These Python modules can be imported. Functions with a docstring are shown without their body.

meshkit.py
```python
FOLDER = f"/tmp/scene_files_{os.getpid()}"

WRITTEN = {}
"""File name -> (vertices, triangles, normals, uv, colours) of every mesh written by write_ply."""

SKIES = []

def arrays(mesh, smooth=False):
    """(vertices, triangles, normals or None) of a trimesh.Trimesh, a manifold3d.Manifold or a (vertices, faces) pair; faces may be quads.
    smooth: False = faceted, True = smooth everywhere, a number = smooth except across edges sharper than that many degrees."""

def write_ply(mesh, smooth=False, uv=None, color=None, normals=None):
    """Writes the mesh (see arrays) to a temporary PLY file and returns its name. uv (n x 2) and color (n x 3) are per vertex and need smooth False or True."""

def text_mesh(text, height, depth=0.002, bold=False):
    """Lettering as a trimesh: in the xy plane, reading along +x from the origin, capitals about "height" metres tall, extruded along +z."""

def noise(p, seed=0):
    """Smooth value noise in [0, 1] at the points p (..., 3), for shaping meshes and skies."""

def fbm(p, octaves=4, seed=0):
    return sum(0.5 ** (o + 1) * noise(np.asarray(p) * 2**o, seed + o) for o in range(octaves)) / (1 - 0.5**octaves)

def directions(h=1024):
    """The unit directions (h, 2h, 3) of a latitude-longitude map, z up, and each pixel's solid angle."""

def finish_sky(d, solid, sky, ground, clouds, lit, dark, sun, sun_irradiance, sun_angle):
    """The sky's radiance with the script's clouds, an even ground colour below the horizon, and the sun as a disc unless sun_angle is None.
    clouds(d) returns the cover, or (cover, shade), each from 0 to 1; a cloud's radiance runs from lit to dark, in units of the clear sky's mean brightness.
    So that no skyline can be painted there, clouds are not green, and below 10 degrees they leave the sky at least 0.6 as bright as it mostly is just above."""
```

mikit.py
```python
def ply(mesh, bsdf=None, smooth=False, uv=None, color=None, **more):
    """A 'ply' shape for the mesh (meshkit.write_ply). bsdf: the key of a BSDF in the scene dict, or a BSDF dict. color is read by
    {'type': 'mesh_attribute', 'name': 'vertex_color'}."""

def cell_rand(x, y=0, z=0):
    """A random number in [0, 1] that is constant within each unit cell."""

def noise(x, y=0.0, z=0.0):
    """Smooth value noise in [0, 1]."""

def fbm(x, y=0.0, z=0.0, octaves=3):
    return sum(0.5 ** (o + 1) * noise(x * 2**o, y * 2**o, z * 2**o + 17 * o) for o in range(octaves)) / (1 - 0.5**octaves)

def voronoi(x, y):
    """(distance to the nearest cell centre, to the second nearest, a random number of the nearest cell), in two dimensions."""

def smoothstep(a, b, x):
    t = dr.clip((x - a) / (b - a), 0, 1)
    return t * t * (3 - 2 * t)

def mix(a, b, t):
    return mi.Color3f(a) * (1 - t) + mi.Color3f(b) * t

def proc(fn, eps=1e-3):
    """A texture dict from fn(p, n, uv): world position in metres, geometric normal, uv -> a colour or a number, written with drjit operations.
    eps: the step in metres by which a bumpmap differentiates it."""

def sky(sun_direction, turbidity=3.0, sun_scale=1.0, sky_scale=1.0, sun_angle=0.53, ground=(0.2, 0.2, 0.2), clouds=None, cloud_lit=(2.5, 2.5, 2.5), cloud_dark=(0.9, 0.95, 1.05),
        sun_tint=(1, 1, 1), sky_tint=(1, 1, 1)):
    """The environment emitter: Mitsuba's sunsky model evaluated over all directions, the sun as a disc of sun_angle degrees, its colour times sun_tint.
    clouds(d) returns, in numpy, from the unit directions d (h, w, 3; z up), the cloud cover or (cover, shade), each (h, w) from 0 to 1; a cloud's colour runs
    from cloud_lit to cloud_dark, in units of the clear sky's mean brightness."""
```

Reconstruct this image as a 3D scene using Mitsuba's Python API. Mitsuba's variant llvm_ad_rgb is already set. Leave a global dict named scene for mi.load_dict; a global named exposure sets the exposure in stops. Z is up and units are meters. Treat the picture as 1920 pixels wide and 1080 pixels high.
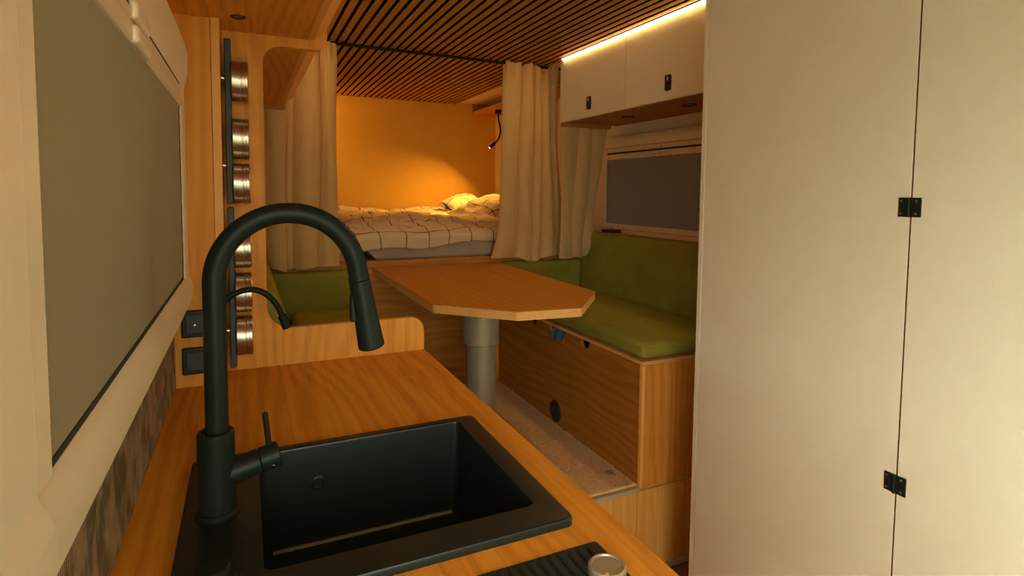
import math
import numpy as np, trimesh, mitsuba as mi, drjit as dr, mikit, meshkit
import manifold3d as m3
from shapely.geometry import Polygon, box as sbox, Point
from shapely import affinity
T = mi.ScalarTransform4f
rng = np.random.default_rng(7)
scene, labels = {}, {}

# ------------------------------------------------------------------ camera, sky, exposure
EYE = np.array([0.0, 0.0, 1.35])
FWD = np.array([0.42214, 0.90431, -0.06330])
DOWN = np.array([-0.01798, -0.06147, -0.99795])
scene['camera'] = {'type': 'perspective', 'fov': 83.848, 'fov_axis': 'x', 'near_clip': 0.02, 'far_clip': 100.0,
                   'principal_point_offset_y': 0.10195,
                   'to_world': T().look_at(origin=EYE.tolist(), target=(EYE + FWD).tolist(), up=(-DOWN).tolist())}
scene['sky'] = mikit.sky((0.3, -0.5, 0.8), turbidity=4.0, sun_scale=0.0, sky_scale=105.0, ground=(0.30, 0.29, 0.25),
                         clouds=lambda d: np.ones(d.shape[:2]) * 0.92, cloud_lit=(0.95, 1.0, 0.75), cloud_dark=(0.8, 0.82, 0.65), sky_tint=(1.0, 1.0, 0.75))
exposure = 0.0
LED = (36.0, 19.5, 6.2)          # warm white LED strip radiance
BEDLAMP = (2.7, 1.22, 0.18)        # gooseneck reading lamps (spot intensity)

# ------------------------------------------------------------------ helpers
def tag(key, label=None, category=None, group=None, kind=None):
    d = labels.setdefault(key, {})
    for k, v in (('label', label), ('category', category), ('group', group), ('kind', kind)):
        if v: d[k] = v
    return key

def put(key, mesh, mat, smooth=False, uv=None, **more):
    base, n = key, 0
    while key in scene:
        n += 1
        key = '%s_%03d' % (base, n)
    scene[key] = mikit.ply(mesh, mat, smooth=smooth, uv=uv, **more)
    return key

def struct(key, mesh, mat, smooth=False, label=None):
    put(key, mesh, mat, smooth)
    return tag(key, label, kind='structure')

def cat(ms): return trimesh.util.concatenate(ms)

def box(x0, x1, y0, y1, z0, z1, c=0.0):
    """box with chamfered edges"""
    x0, x1 = min(x0, x1), max(x0, x1); y0, y1 = min(y0, y1), max(y0, y1); z0, z1 = min(z0, z1), max(z0, z1)
    if c <= 0:
        return trimesh.creation.box(bounds=[[x0, y0, z0], [x1, y1, z1]])
    c = min(c, (x1 - x0) * .45, (y1 - y0) * .45, (z1 - z0) * .45)
    pts = []
    for x, sx in ((x0, 1), (x1, -1)):
        for y, sy in ((y0, 1), (y1, -1)):
            for z, sz in ((z0, 1), (z1, -1)):
                pts += [(x, y + sy * c, z + sz * c), (x + sx * c, y, z + sz * c), (x + sx * c, y + sy * c, z)]
    return trimesh.convex.convex_hull(np.array(pts))

def tm(man):
    m = man.to_mesh()
    return trimesh.Trimesh(m.vert_properties[:, :3], m.tri_verts, process=False)

def rbox(x0, x1, y0, y1, z0, z1, r, seg=16, refine=None):
    sp = m3.Manifold.sphere(r, seg)
    parts = [sp.translate((x, y, z)) for x in (x0 + r, x1 - r) for y in (y0 + r, y1 - r) for z in (z0 + r, z1 - r)]
    h = m3.Manifold.batch_hull(parts)
    if refine: h = h.refine_to_length(refine)
    return tm(h)

AX = {'x': lambda a, b, c: np.stack([c, a, b], -1), 'y': lambda a, b, c: np.stack([a, c, b], -1), 'z': lambda a, b, c: np.stack([a, b, c], -1)}

def extrude(poly, axis, lo, hi):
    """polygon in the plane across axis (x: (y,z), y: (x,z), z: (x,y)) extruded from lo to hi"""
    m = trimesh.creation.extrude_polygon(poly, hi - lo, engine='earcut')
    v = np.array(m.vertices)
    w = AX[axis](v[:, 0], v[:, 1], v[:, 2] + lo)
    m = trimesh.Trimesh(w, m.faces, process=False)
    if m.volume < 0: m.invert()
    return m

def rpoly(pts, r, seg=6):
    """polygon with rounded convex and concave corners"""
    p = Polygon(pts)
    return p.buffer(-r, quad_segs=seg).buffer(2 * r, quad_segs=seg).buffer(-r, quad_segs=seg)

def lathe(prof, p0, axis, n=40):
    """profile (radius, height) revolved about axis direction from p0"""
    prof = np.array(prof, float); ax = np.array(axis, float); ax /= np.linalg.norm(ax)
    a = np.cross(ax, [0, 0, 1] if abs(ax[2]) < .9 else [1, 0, 0]); a /= np.linalg.norm(a); b = np.cross(ax, a)
    th = np.arange(n) * 2 * np.pi / n
    ring = np.cos(th)[:, None] * a + np.sin(th)[:, None] * b
    v = np.concatenate([np.asarray(p0) + r * ring + h * ax for r, h in prof])
    f = []
    for i in range(len(prof) - 1):
        for j in range(n):
            k = (j + 1) % n
            f += [(i * n + j, i * n + k, (i + 1) * n + k), (i * n + j, (i + 1) * n + k, (i + 1) * n + j)]
    m = trimesh.Trimesh(v, f, process=False)
    m.merge_vertices(); m.update_faces(m.nondegenerate_faces())
    if m.volume < 0: m.invert()
    return m

def cyl(p0, p1, r, n=32, c=0.0012):
    p0, p1 = np.array(p0, float), np.array(p1, float); L = np.linalg.norm(p1 - p0)
    return lathe([(0, 0), (r - c, 0), (r, c), (r, L - c), (r - c, L), (0, L)], p0, p1 - p0, n)

def tube(path, radii, n=20, cap=True):
    path = np.array(path, float); N = len(path)
    radii = np.broadcast_to(radii, N)
    t = np.gradient(path, axis=0); t /= np.linalg.norm(t, axis=1, keepdims=True)
    a = np.cross(t[0], [0, 1, 0] if abs(t[0][1]) < .9 else [1, 0, 0]); a /= np.linalg.norm(a)
    th = np.arange(n) * 2 * np.pi / n; vs = []
    for i in range(N):
        a = a - t[i] * a.dot(t[i]); a /= np.linalg.norm(a); b = np.cross(t[i], a)
        vs.append(path[i] + radii[i] * (np.cos(th)[:, None] * a + np.sin(th)[:, None] * b))
    v = np.concatenate(vs + [path[:1], path[-1:]]); f = []
    for i in range(N - 1):
        for j in range(n):
            k = (j + 1) % n
            f += [(i * n + j, i * n + k, (i + 1) * n + k), (i * n + j, (i + 1) * n + k, (i + 1) * n + j)]
    for j in range(n):
        k = (j + 1) % n
        f += [(N * n, k, j), (N * n + 1, (N - 1) * n + j, (N - 1) * n + k)]
    m = trimesh.Trimesh(v, f, process=False)
    if m.volume < 0: m.invert()
    return m

def spline(pts, n):
    from scipy.interpolate import CubicSpline
    pts = np.array(pts, float); s = np.r_[0, np.cumsum(np.linalg.norm(np.diff(pts, axis=0), axis=1))]
    return CubicSpline(s, pts)(np.linspace(0, s[-1], n))

def sheet(P, thick, uv=None):
    """closed cloth from a grid of points (nu, nv, 3); returns mesh and uv"""
    nu, nv = P.shape[:2]
    du, dv = np.gradient(P, axis=0), np.gradient(P, axis=1)
    n = np.cross(du, dv); n /= np.linalg.norm(n, axis=2, keepdims=True) + 1e-12
    A, B = (P + n * thick / 2).reshape(-1, 3), (P - n * thick / 2).reshape(-1, 3)
    idx = np.arange(nu * nv).reshape(nu, nv)
    q = np.stack([idx[:-1, :-1], idx[1:, :-1], idx[1:, 1:], idx[:-1, 1:]], -1).reshape(-1, 4)
    f = [q[:, [0, 1, 2]], q[:, [0, 2, 3]], q[:, [2, 1, 0]] + nu * nv, q[:, [3, 2, 0]] + nu * nv]
    rim = np.concatenate([idx[:, 0], idx[-1, 1:], idx[-2::-1, -1], idx[0, -2:0:-1]])
    r2 = np.roll(rim, -1)
    f += [np.stack([r2, rim, rim + nu * nv], -1), np.stack([r2, rim + nu * nv, r2 + nu * nv], -1)]
    m = trimesh.Trimesh(np.concatenate([A, B]), np.concatenate(f), process=False)
    if uv is None:
        uu, vv = np.meshgrid(np.linspace(0, 1, nu), np.linspace(0, 1, nv), indexing='ij'); uv = np.stack([uu, vv], -1)
    w = uv.reshape(-1, 2)
    return m, np.concatenate([w, w])

# ------------------------------------------------------------------ materials
def rgb(*c): return {'type': 'rgb', 'value': list(map(float, c))}
def prin(c, rough=.5, metal=0.0, **k):
    return {'type': 'twosided', 'bsdf': {'type': 'principled', 'base_color': c if isinstance(c, dict) else rgb(*c), 'roughness': rough, 'metallic': metal, **k}}
def bump(b, fn, scale, eps=1e-3):
    return {'type': 'twosided', 'bsdf': {'type': 'bumpmap', 'arbitrary': mikit.proc(fn, eps), 'scale': scale, 'bsdf': b['bsdf']}}

def wood(axis, tone, dark, fig=0.62, seed=0.0, scale=1.0):
    k = 'xyz'.index(axis)
    def fn(p, n, uv):
        q = [p.x, p.y, p.z]
        L = q[k] + seed; o = [q[i] for i in range(3) if i != k]
        a, b = o[0] * scale + seed, o[1] * scale
        c = a + 0.83 * b
        warp = mikit.fbm(c * 5.0, L * 1.3, seed, 3) - 0.5
        ring = 0.5 + 0.5 * dr.sin(6.283 * (c * 27.0 + warp * 6.0))
        ring = mikit.smoothstep(0.25, 1.0, ring)
        fine = mikit.noise(c * 170.0, L * 3.5, seed + 3.0)
        pore = mikit.smoothstep(0.62, 0.9, mikit.noise(c * 520.0, L * 16.0, seed + 9.0))
        big = mikit.fbm(c * 2.2, L * 0.8, seed + 5.0, 2)
        t = dr.clip(fig * (0.42 * ring + 0.55 * fine) + 0.22 * pore + 0.35 * (big - 0.5), 0, 1)
        return mikit.mix(tone, dark, t)
    return fn
def woodmat(key, axis, tone, dark, rough=.58, **k):
    scene[key] = prin(mikit.proc(wood(axis, tone, dark, **k)), rough, specular=.3)
    return key

OAK, OAKD = (.60, .212, .016), (.36, .10, .005)
woodmat('oak_y', 'y', OAK, OAKD)
woodmat('oak_z', 'z', (.63, .25, .028), (.38, .115, .008), seed=2.3)
woodmat('table_oak', 'y', (.45, .165, .014), (.30, .092, .005), seed=9.4, fig=.5)
woodmat('oak_x', 'x', (.48, .18, .030), (.22, .065, .008), seed=4.1, fig=.6)
woodmat('bench_y', 'y', (.36, .125, .016), (.17, .047, .005), seed=6.7, fig=.6)
woodmat('bench_z', 'z', (.52, .195, .032), (.28, .085, .010), seed=8.2)
woodmat('plank_z', 'z', (.62, .29, .065), (.38, .15, .025), seed=1.2, fig=.55)
woodmat('slat_oak', 'y', (.38, .155, .016), (.26, .09, .007), seed=3.3, fig=.4)
def ply_fn(p, n, uv):
    s = 0.5 + 0.5 * dr.sin(p.z * 6.283 / 0.0045)
    return mikit.mix((.66, .34, .11), (.36, .15, .035), mikit.smoothstep(.45, .75, s) * .75 + .15 * mikit.noise(p.x * 20, p.y * 20, 1))
scene['ply_edge'] = prin(mikit.proc(ply_fn), .6)
scene['ply_plain'] = prin((.62, .28, .065), .6)
scene['white_laminate'] = prin((.74, .71, .58), .45, specular=.35)
scene['white_wall'] = prin((.76, .66, .47), .75)
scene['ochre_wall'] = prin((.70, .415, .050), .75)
scene['white_plastic'] = prin((.67, .56, .40), .38)
scene['bar_plastic'] = prin((.62, .48, .32), .42)
scene['dark_gap'] = prin((.010, .012, .010), .8)
scene['felt_black'] = prin((.006, .007, .005), .9, specular=.1)
scene['black_metal'] = prin((.008, .011, .009), .42, specular=.13)
scene['black_plastic'] = prin((.010, .013, .011), .5, specular=.3)
scene['brown_gap'] = prin((.20, .10, .045), .7)
scene['steel'] = prin((.60, .55, .48), .22, 1.0)
scene['brushed_steel'] = prin((.52, .41, .31), .30, 1.0)
scene['dull_metal'] = prin((.30, .23, .16), .42, .6)
scene['alu_trim'] = prin((.48, .40, .28), .45, .5)
scene['grey_leg'] = prin((.27, .235, .165), .42, .2)
scene['rail_black'] = prin((.020, .026, .024), .55)
def granite(p, n, uv):
    s = mikit.smoothstep(.72, .95, mikit.noise(p.x * 900, p.y * 900, p.z * 900))
    return mikit.mix((.006, .009, .007), (.02, .02, .016), s)
scene['granite'] = prin(mikit.proc(granite), .40, specular=.38)
def suede(c1, c2):
    def fn(p, n, uv):
        t = mikit.fbm(p.x * 14, p.y * 14, p.z * 14, 3)
        f = mikit.noise(p.x * 700, p.y * 700, p.z * 700)
        return mikit.mix(c1, c2, dr.clip(t * 1.3 - .25 + .25 * (f - .5), 0, 1))
    return fn
scene['green_suede'] = prin(mikit.proc(suede((.152, .128, .010), (.215, .182, .018))), .85, sheen=.6, sheen_tint=.6)
def cloth(c1, c2):
    def fn(p, n, uv):
        w = mikit.noise(p.x * 1500, p.y * 300, p.z * 1500)
        t = mikit.fbm(p.x * 5, p.y * 5, p.z * 2, 2)
        seam = mikit.smoothstep(.0025, .0008, dr.abs(uv.y - .045))
        return mikit.mix(c1, c2, dr.clip(.35 * w + .5 * t + .35 * seam, 0, 1))
    return fn
scene['curtain_cloth'] = prin(mikit.proc(cloth((.64, .44, .205), (.47, .31, .135))), .85, sheen=.2)
def duvet_fn(p, n, uv):
    def line(t):
        f = t / 0.125
        d = dr.abs(f - dr.round(f)) * .125
        return mikit.smoothstep(.0030, .0014, d)
    l = dr.maximum(line(uv.x + .03), line(uv.y + .05))
    wv = mikit.noise(uv.x * 400, uv.y * 400)
    return mikit.mix(mikit.mix((.78, .70, .52), (.70, .61, .44), wv), (.035, .03, .028), l)
scene['duvet_cloth'] = prin(mikit.proc(duvet_fn), .9, sheen=.2)
def sheet_fn(p, n, uv):
    w = mikit.noise(p.x * 120, p.y * 120, p.z * 700)
    return mikit.mix((.37, .285, .205), (.30, .225, .16), w)
scene['sheet_cloth'] = prin(mikit.proc(sheet_fn), .9)
def carpet_fn(p, n, uv):
    t = mikit.fbm(p.x * 6, p.y * 6, 0, 3)
    f = mikit.noise(p.x * 210, p.y * 210, 2)
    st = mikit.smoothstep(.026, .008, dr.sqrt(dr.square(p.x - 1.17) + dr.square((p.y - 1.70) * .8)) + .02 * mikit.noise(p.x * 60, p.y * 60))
    c = mikit.mix((.84, .62, .36), (.62, .42, .22), dr.clip(.8 * f + .5 * t - .2, 0, 1))
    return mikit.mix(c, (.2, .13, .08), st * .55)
scene['carpet_pile'] = prin(mikit.proc(carpet_fn), .95, sheen=.3)
scene['blind_fabric'] = prin((.21, .175, .11), .55, specular=.25)
scene['blind_fabric_grey'] = prin((.185, .17, .155), .7, specular=.2)
def splash_fn(p, n, uv):
    r = 0.5 + 0.5 * dr.sin(p.y * 6.283 / 0.0060)
    t = mikit.fbm(p.y * 55, p.z * 38, 1, 3)
    return mikit.mix((.075, .052, .028), (.27, .165, .085), dr.clip(.75 * r * t * 1.6 + 1.2 * (t - .45), 0, 1))
scene['splash'] = prin(mikit.proc(splash_fn), .6)
scene['blue_cloth'] = prin((.03, .11, .19), .9)
scene['lamp_glow'] = prin((.9, .85, .7), .4)
def floor_fn(p, n, uv):
    return wood('y', (.42, .20, .06), (.22, .09, .022), seed=5.5)(p, n, uv)
scene['floor_oak'] = prin(mikit.proc(floor_fn), .5)

# ------------------------------------------------------------------ dimensions
XL, XR, YB, YR, ZC = -0.155, 1.85, 4.30, -0.85, 2.052     # walls, back wall, rear wall, ceiling
ZW = 0.90                                                   # worktop
YD = 1.565                                                  # divider panel and step
ZP = 0.32                                                   # raised dinette platform

# ------------------------------------------------------------------ the setting
# floor and planks
struct('floor', box(XL - .05, XR + .05, YR, YB, -.06, -.006), 'brown_gap', label='oak plank floor of the narrow aisle')
px = .30
while px < 1.26:
    put('floor__plank', box(px, px + .1585, YR, YD, -.006, 0, .001), 'floor_oak'); px += .16
# walls
struct('wall_left', cat([box(XL - .05, XL, .06, YB, 0, ZC + .05), box(XL - .05, XL, YR, .06, 1.96, ZC + .05)]), 'white_wall', label='left side wall with the open entrance door behind the kitchen')
struct('wall_rear', cat([box(.45, XR + .05, YR - .05, YR, 0, ZC + .05), box(XL - .05, .45, YR - .05, YR, 1.96, ZC + .05)]), 'white_wall', label='rear wall with the open door beside the kitchen')
struct('wall_right', box(XR, XR + .05, YR, YB, 0, ZC + .05), 'white_wall')
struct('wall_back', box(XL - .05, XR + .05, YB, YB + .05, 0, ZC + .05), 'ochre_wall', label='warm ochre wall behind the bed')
# ceiling: white panel, black felt, oak slats
struct('ceiling', box(XL - .05, XR + .05, YR, YB + .05, ZC + .004, ZC + .05), 'white_wall', label='ceiling panelled with oak slats on black felt')
put('ceiling__felt', box(.20, 1.512, YR, YB - .003, ZC - .0005, ZC + .005), 'felt_black')
tag('ceiling__felt', 'black felt backing between the slats')
sx = 1.510 - .027
i = 0
slat0 = None
while sx > .20:
    sl = put('ceiling__slat', box(sx + .0003, sx + .0267, YR, YB - .004, ZC - .0108, ZC), 'felt_black')
    put(sl + '__veneer', box(sx, sx + .027, YR, YB - .004, ZC - .0125, ZC - .0106, .0006), 'slat_oak')
    sx -= .0402
# raised platform with plank riser
struct('platform', box(XL, XR, YD + .012, YB, 0, ZP), 'plank_z', label='raised platform under the dinette')
for a in np.arange(.36, 1.84, .2165):
    x0 = a + .0015; x1 = min(a + .2165 - .0015, XR)
    put('platform__riser_plank', box(x0, x1, YD, YD + .013, .018, ZP - .012, .0012), 'plank_z')
put('platform__nosing', box(.36, 1.24, YD - .004, YD + .022, ZP - .013, ZP + .003, .002), 'alu_trim'); tag('platform__nosing', 'light nosing strip with screws')
put('platform__foot_trim', box(.36, XR, YD - .012, YD, 0, .020, .002), 'alu_trim'); tag('platform__foot_trim', 'grey metal trim along the floor')
for x in (.98, 1.335):
    put('platform__screw', lathe([(0, 0), (.004, 0), (.004, .0015), (0, .002)], (x, YD - .004 if x < 1.2 else YD - .012, ZP - .006 if x < 1.2 else .011), (0, -1, 0), 12), 'black_metal')
# backsplash on the left wall
put('backsplash', box(XL, XL + .004, .06, 1.466, ZW, 1.12), 'splash')
tag('backsplash', 'dark brown ribbed backsplash between worktop and left window', kind='structure')

# ------------------------------------------------------------------ windows with blinds
def bar_handle(key, c, sx):
    x, y, z = c
    put(key, rbox(x - .004, x + .004, y - .03, y + .03, z - .007, z + .007, .0035, 10), 'bar_plastic', 40)
def window_left():
    k = 'window_1'; y0, y1 = .375, 1.365
    tag(k, 'near window on the left wall with its grey roller blind drawn down', kind='structure')
    sill = Polygon([(XL, 1.098), (-.128, 1.098), (-.113, 1.106), (-.106, 1.120), (-.1035, 1.138), (-.1045, 1.155), (-.109, 1.168), (-.116, 1.174), (XL, 1.174)])
    put(k + '__sill', extrude(sill, 'y', .397, y1), 'white_plastic', 35); tag(k + '__sill', 'rounded cream lower blind cassette')
    cap = sill.union(sbox(XL, 1.16, -.1120, 1.57)).buffer(.0022).buffer(.01).buffer(-.01)
    put(k + '__end_cap', extrude(cap, 'y', .25, .396), 'white_plastic', 35)
    cas = Polygon([(XL, 1.556), (-.112, 1.556), (-.1065, 1.572), (-.1035, 1.597), (-.1035, 1.632), (-.108, 1.650), (-.12, 1.66), (XL, 1.662)])
    put(k + '__cassette', extrude(cas, 'y', .398, y1), 'white_plastic', 30); tag(k + '__cassette', 'cream upper blind cassette')
    put(k + '__side_rail', box(XL, -.111, 1.293, y1 - .002, 1.17, 1.56, .004), 'white_plastic')
    put(k + '__side_rail', box(XL, -.111, .397, .432, 1.17, 1.56, .004), 'white_plastic')
    put(k + '__blind', box(-.119, -.1155, .43, 1.294, 1.172, 1.513), 'blind_fabric'); tag(k + '__blind', 'taut olive grey blind fabric')
    put(k + '__seal', box(-.1165, -.1145, 1.2885, 1.294, 1.174, 1.513), 'dark_gap'); tag(k + '__seal', 'thin black edge of the blind')
    put(k + '__seal', box(-.1165, -.1145, .43, 1.294, 1.172, 1.178), 'dark_gap')
    put(k + '__blind_bar', box(-.121, -.109, .432, 1.292, 1.512, 1.5345, .003), 'bar_plastic')
    put(k + '__blind_bar', box(-.121, -.109, .432, 1.292, 1.5370, 1.549, .003), 'bar_plastic')
    put(k + '__slot', box(-.123, -.1130, .432, 1.292, 1.514, 1.5575), 'dark_gap'); tag(k + '__slot', 'black slot under the cassette')
    for z in (1.5215, 1.5475):
        f = put(k + '__finger_pull', rbox(-.114, -.1035, .755, .850, z - .0105, z + .0105, .005, 16), 'white_plastic', 40)
        put(f + '__recess', rbox(-.1060, -.1030, .80, .84, z - .0055, z + .0055, .0014, 8), 'bar_plastic', 40)
window_left()
def window_right():
    k = 'window_2'; y0, y1 = 1.30, 2.705
    tag(k, 'window on the right wall above the green bench with its dark grey blind drawn', kind='structure')
    xf = 1.82
    put(k + '__cassette', extrude(rpoly([(xf, 1.600), (XR, 1.600), (XR, 1.664), (xf + .004, 1.664), (xf, 1.655)], .003), 'y', y0, y1), 'white_plastic', 30)
    put(k + '__sill', extrude(rpoly([(xf, 1.135), (XR, 1.135), (XR, 1.188), (xf + .006, 1.188)], .003), 'y', y0, y1 + .02), 'white_plastic', 30)
    put(k + '__seam', box(xf - .0005, xf + .004, y0, y1 + .02, 1.1625, 1.1637), 'brown_gap')
    put(k + '__side_rail', box(xf + .003, XR, y1 - .030, y1 + .004, 1.18, 1.602, .003), 'white_plastic')
    put(k + '__side_rail', box(xf + .003, XR, y0, y0 + .03, 1.18, 1.602, .003), 'white_plastic')
    put(k + '__blind', box(xf + .011, xf + .014, y0 + .03, y1 - .029, 1.186, 1.545), 'blind_fabric_grey'); tag(k + '__blind', 'dark grey blind fabric')
    put(k + '__blind_bar', box(xf + .004, xf + .016, y0 + .03, y1 - .030, 1.536, 1.5665, .002), 'bar_plastic')
    put(k + '__blind_bar', box(xf + .004, xf + .016, y0 + .03, y1 - .030, 1.575, 1.5985, .002), 'bar_plastic')
    put(k + '__slot', box(xf + .012, xf + .017, y0 + .03, y1 - .030, 1.560, 1.580), 'dark_gap')
    for z in (1.554, 1.587):
        put(k + '__bar_clip', rbox(xf - .002, xf + .006, 2.19, 2.30, z - .0065, z + .0065, .003, 8), 'white_plastic', 40)
        put(k + '__clip_slot', box(xf - .003, xf - .001, 2.205, 2.21, z - .004, z + .004), 'brown_gap')
        put(k + '__clip_slot', box(xf - .003, xf - .001, 2.20, 2.285, z - .0055, z - .0045), 'brown_gap')
window_right()

# ------------------------------------------------------------------ wardrobe on the right
def wardrobe():
    k = 'wardrobe'; xf = 1.25
    tag(k, 'tall white wardrobe at the right with a hinged folding door', 'wardrobe')
    put(k + '__body', box(xf + .02, XR - .002, YR + .002, 1.312, .0, ZC - .013), 'white_laminate')
    put(k + '__end_panel', box(xf + .001, XR - .002, 1.3145, 1.333, .0, ZC - .013, .0015), 'white_laminate')
    put(k + '__edge_lining', box(xf + .012, xf + .019, YR, 1.3145, .06, ZC - .02), 'brown_gap'); tag(k + '__edge_lining', 'brown plywood showing in the door gap')
    yh = .7225
    for a, b in ((yh + .0016, 1.3115), (.02, yh - .0016), (YR + .01, .017)):
        d = put(k + '__door', box(xf + .0012, xf + .0175, a, b, .07, ZC - .02), 'brown_gap'); tag(d, 'plywood door leaf')
        put(d + '__face', box(xf, xf + .0012, a, b, .07, ZC - .02, .0004), 'white_laminate'); tag(d + '__face', 'white laminate face')
    for zc in (1.3285, .7365):
        h = put(k + '__hinge', box(xf - .0022, xf, yh + .004, yh + .0245, zc - .020, zc + .020, .0006), 'black_metal')
        tag(h, 'small black butt hinge')
        put(h + '__leaf', box(xf - .0022, xf, yh - .0205, yh + .002, zc - .020, zc + .020, .0006), 'black_metal')
        put(h + '__knuckle', cyl((xf - .0036, yh + .003, zc - .0205), (xf - .0036, yh + .003, zc + .0205), .0030, 16, .0004), 'black_metal', 40)
        for yy in (.0195, -.0105):
            for zz in (-.013, .013):
                put(h + '__screw', lathe([(0, 0), (.0026, 0), (.0022, .0007), (0, .0011)], (xf - .0022, yh + yy, zc + zz), (-1, 0, 0), 12), 'steel', 40)
wardrobe()

# ------------------------------------------------------------------ overhead cabinet on the right with LED strip
def overhead_right():
    k = 'overhead_cabinet'; xf = 1.49; zb = 1.72
    tag(k, 'white two-door overhead cabinet above the right window with an oak underside', 'cabinet')
    put(k + '__body', box(xf + .018, XR - .002, 1.336, 2.617, zb + .012, ZC - .013), 'white_laminate')
    put(k + '__underside', box(xf + .004, XR - .002, 1.336, 2.617, zb, zb + .012, .001), 'bench_y'); tag(k + '__underside', 'oak underside board')
    put(k + '__cleat', box(xf + .01, 1.80, 2.598, 2.625, zb - .020, zb, .001), 'oak_x'); tag(k + '__cleat', 'oak cleat the curtain hangs from')
    for a, b in ((2.057, 2.617), (1.494, 2.053), (1.338, 1.490)):
        d = put(k + '__door', box(xf, xf + .017, a, b, zb - .002, ZC - .018, .0012), 'white_laminate')
        if a > 1.45:
            c = (a + b) / 2; lt = rpoly([(c - .0165, 1.752), (c + .0165, 1.752), (c + .0165, 1.812), (c - .0165, 1.812)], .007)
            l = put(d + '__latch', extrude(lt, 'x', xf - .005, xf), 'black_plastic'); tag(l, 'small black push latch')
            bt = rpoly([(c - .0035, 1.79), (c + .0035, 1.79), (c + .0035, 1.806), (c - .0035, 1.806)], .002)
            put(d + '__latch_button', extrude(bt, 'x', xf - .0068, xf - .005), 'alu_trim')
    for y in (2.261, 1.847):
        s = put(k + '__spotlight', lathe([(0, .002), (.022, .002), (.022, -.002), (.030, -.003), (.032, 0), (0, 0)], (1.66, y, zb), (0, 0, 1), 32), 'black_plastic', 35)
        tag(s, 'unlit round black spotlight')
overhead_right()
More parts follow.
